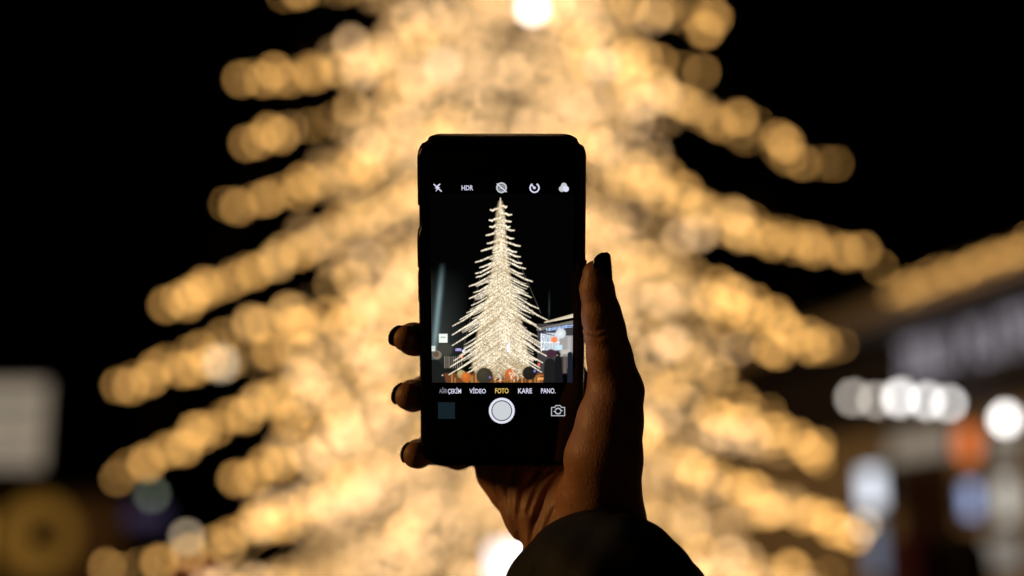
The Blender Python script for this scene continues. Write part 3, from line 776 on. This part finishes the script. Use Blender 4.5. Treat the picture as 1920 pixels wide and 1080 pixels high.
# nails
M['nail'] = mat('dark_glitter_polish', (.012, .006, .008), .18, coat=.8)
nt = M['nail'].node_tree; pb = nt.nodes['Principled BSDF']
tc = nt.nodes.new('ShaderNodeTexCoord'); vo = nt.nodes.new('ShaderNodeTexVoronoi'); vo.inputs['Scale'].default_value = 1100
lt = nt.nodes.new('ShaderNodeMath'); lt.operation = 'LESS_THAN'; lt.inputs[1].default_value = .16
mi = nt.nodes.new('ShaderNodeMix'); mi.data_type = 'RGBA'; mi.inputs['A'].default_value = (.012, .006, .008, 1); mi.inputs['B'].default_value = (.7, .5, .4, 1)
for a, b in ((tc.outputs['Object'], vo.inputs['Vector']), (vo.outputs['Distance'], lt.inputs[0]), (lt.outputs[0], mi.inputs['Factor']), (mi.outputs['Result'], pb.inputs['Base Color'])): nt.links.new(a, b)
def nail(center, axis, normal, length, radius, width_deg, lift=2.0, lab=None):
    a = np.array(axis, float); a /= np.linalg.norm(a); nrm = np.array(normal, float); nrm -= a*(nrm @ a); nrm /= np.linalg.norm(nrm); s = np.cross(a, nrm)
    NI, NJ = 14, 12; top = []
    for i in range(NI+1):
        t = i/NI; tt = 2*t-1
        wd = math.radians(width_deg)*math.sqrt(max(0, 1 - abs(tt)**3.2*.93))
        for j in range(NJ+1):
            ph = wd*(2*j/NJ - 1)
            bow = -4.5*max(0, t-.35)**2*2.2 - 1.5*max(0, .25-t)*4
            p = np.array(center) + a*(tt*length/2) + nrm*((radius+lift+bow)*math.cos(ph) - radius) + s*((radius+lift)*math.sin(ph))
            top.append((p, nrm*math.cos(ph) + s*math.sin(ph)))
    v = [p for p, q in top] + [p - q*3.0 for p, q in top]
    n = len(top); f = []
    for i in range(NI):
        for j in range(NJ):
            k = i*(NJ+1)+j; f.append((k, k+1, k+NJ+2, k+NJ+1)); f.append((n+k, n+k+NJ+1, n+k+NJ+2, n+k+1))
    for i in range(NI):
        for k, k2 in ((i*(NJ+1), (i+1)*(NJ+1)), ((i+1)*(NJ+1)+NJ, i*(NJ+1)+NJ)): f.append((k, k2, n+k2, n+k))
    for j in range(NJ):
        f.append((j+1, j, n+j, n+j+1)); k = NI*(NJ+1)+j; f.append((k, k+1, n+k+1, n+k))
    o = mesh_obj('nail', near_arr(v), f, M['nail'], person, True)
    return o
nail((1137, 508, 40), (-.05, -1, .03), (.66, 0, .75), 70, 26, 58)
nail((739, 626, -44), (-.42, -.18, .85), (-.9, -.5, -.35), 46, 24, 55)
nail((740, 735, -74), (-.30, -.15, .90), (-.92, -.38, -.25), 42, 24, 55)
nail((755, 846, -90), (-.25, -.1, .95), (-.95, -.3, -.22), 40, 23, 55)

# sleeve: padded tube running from the wrist down towards the viewer
M['sleeve'] = mat('black_padded_cloth', (.008, .007, .006), .75, noise=(60, .7, 1.4), bump=(260, .5, .0006))
rings = [(1116, 1026, -30, 70), (1114, 1018, -36, 96), (1116, 1018, -36, 114), (1116, 1024, -31, 126), (1117, 1031, -26, 127), (1118, 1044, -16, 144), (1124, 1072, 6, 172), (1130, 1106, 30, 194), (1135, 1150, 58, 202), (1140, 1190, 86, 198), (1144, 1225, 110, 176),
         (1150, 1270, 142, 192), (1160, 1340, 190, 202), (1166, 1390, 224, 190), (1175, 1450, 266, 206), (1190, 1560, 340, 212), (1205, 1680, 420, 214), (1225, 1850, 520, 218), (1240, 1960, 590, 190), (1243, 1990, 610, 90)]
SN = 72; sv, sf = [], []
rs_ = random.Random(9); ph = [rs_.uniform(0, 6.28) for _ in range(8)]
for i, (u, v, z, r) in enumerate(rings):
    a = rings[max(0, i-1)]; b = rings[min(len(rings)-1, i+1)]
    d = Vector((.09, .80, .60)).normalized()
    e1 = Vector((1, 0, 0)); e1 = (e1 - d*e1.dot(d)).normalized(); e2 = d.cross(e1)
    for k in range(SN):
        t = 2*math.pi*k/SN
        amp = min(1, max(0, (i-2)/4))
        rr = r*(1 + amp*(.030*math.sin(5*t + ph[0] + i*.7) + .024*math.sin(9*t + ph[1] - i*1.1) + .018*math.sin(14*t + ph[2] + i*2.1)) + .012*math.sin(3*t + ph[3]))
        sv.append(tuple(Vector((u, v, z)) + e1*(rr*math.cos(t)) + e2*(rr*.92*math.sin(t))))
for i in range(len(rings)-1):
    for k in range(SN):
        k2 = (k+1) % SN; sf.append((i*SN+k, i*SN+k2, (i+1)*SN+k2, (i+1)*SN+k))
sf.append(tuple(range((len(rings)-1)*SN, len(rings)*SN)))
sl = mesh_obj('sleeve', near_arr(sv), sf, M['sleeve'], person, True)
md = sl.modifiers.new('smooth_shape', 'SUBSURF'); md.levels = 1; md.render_levels = 2
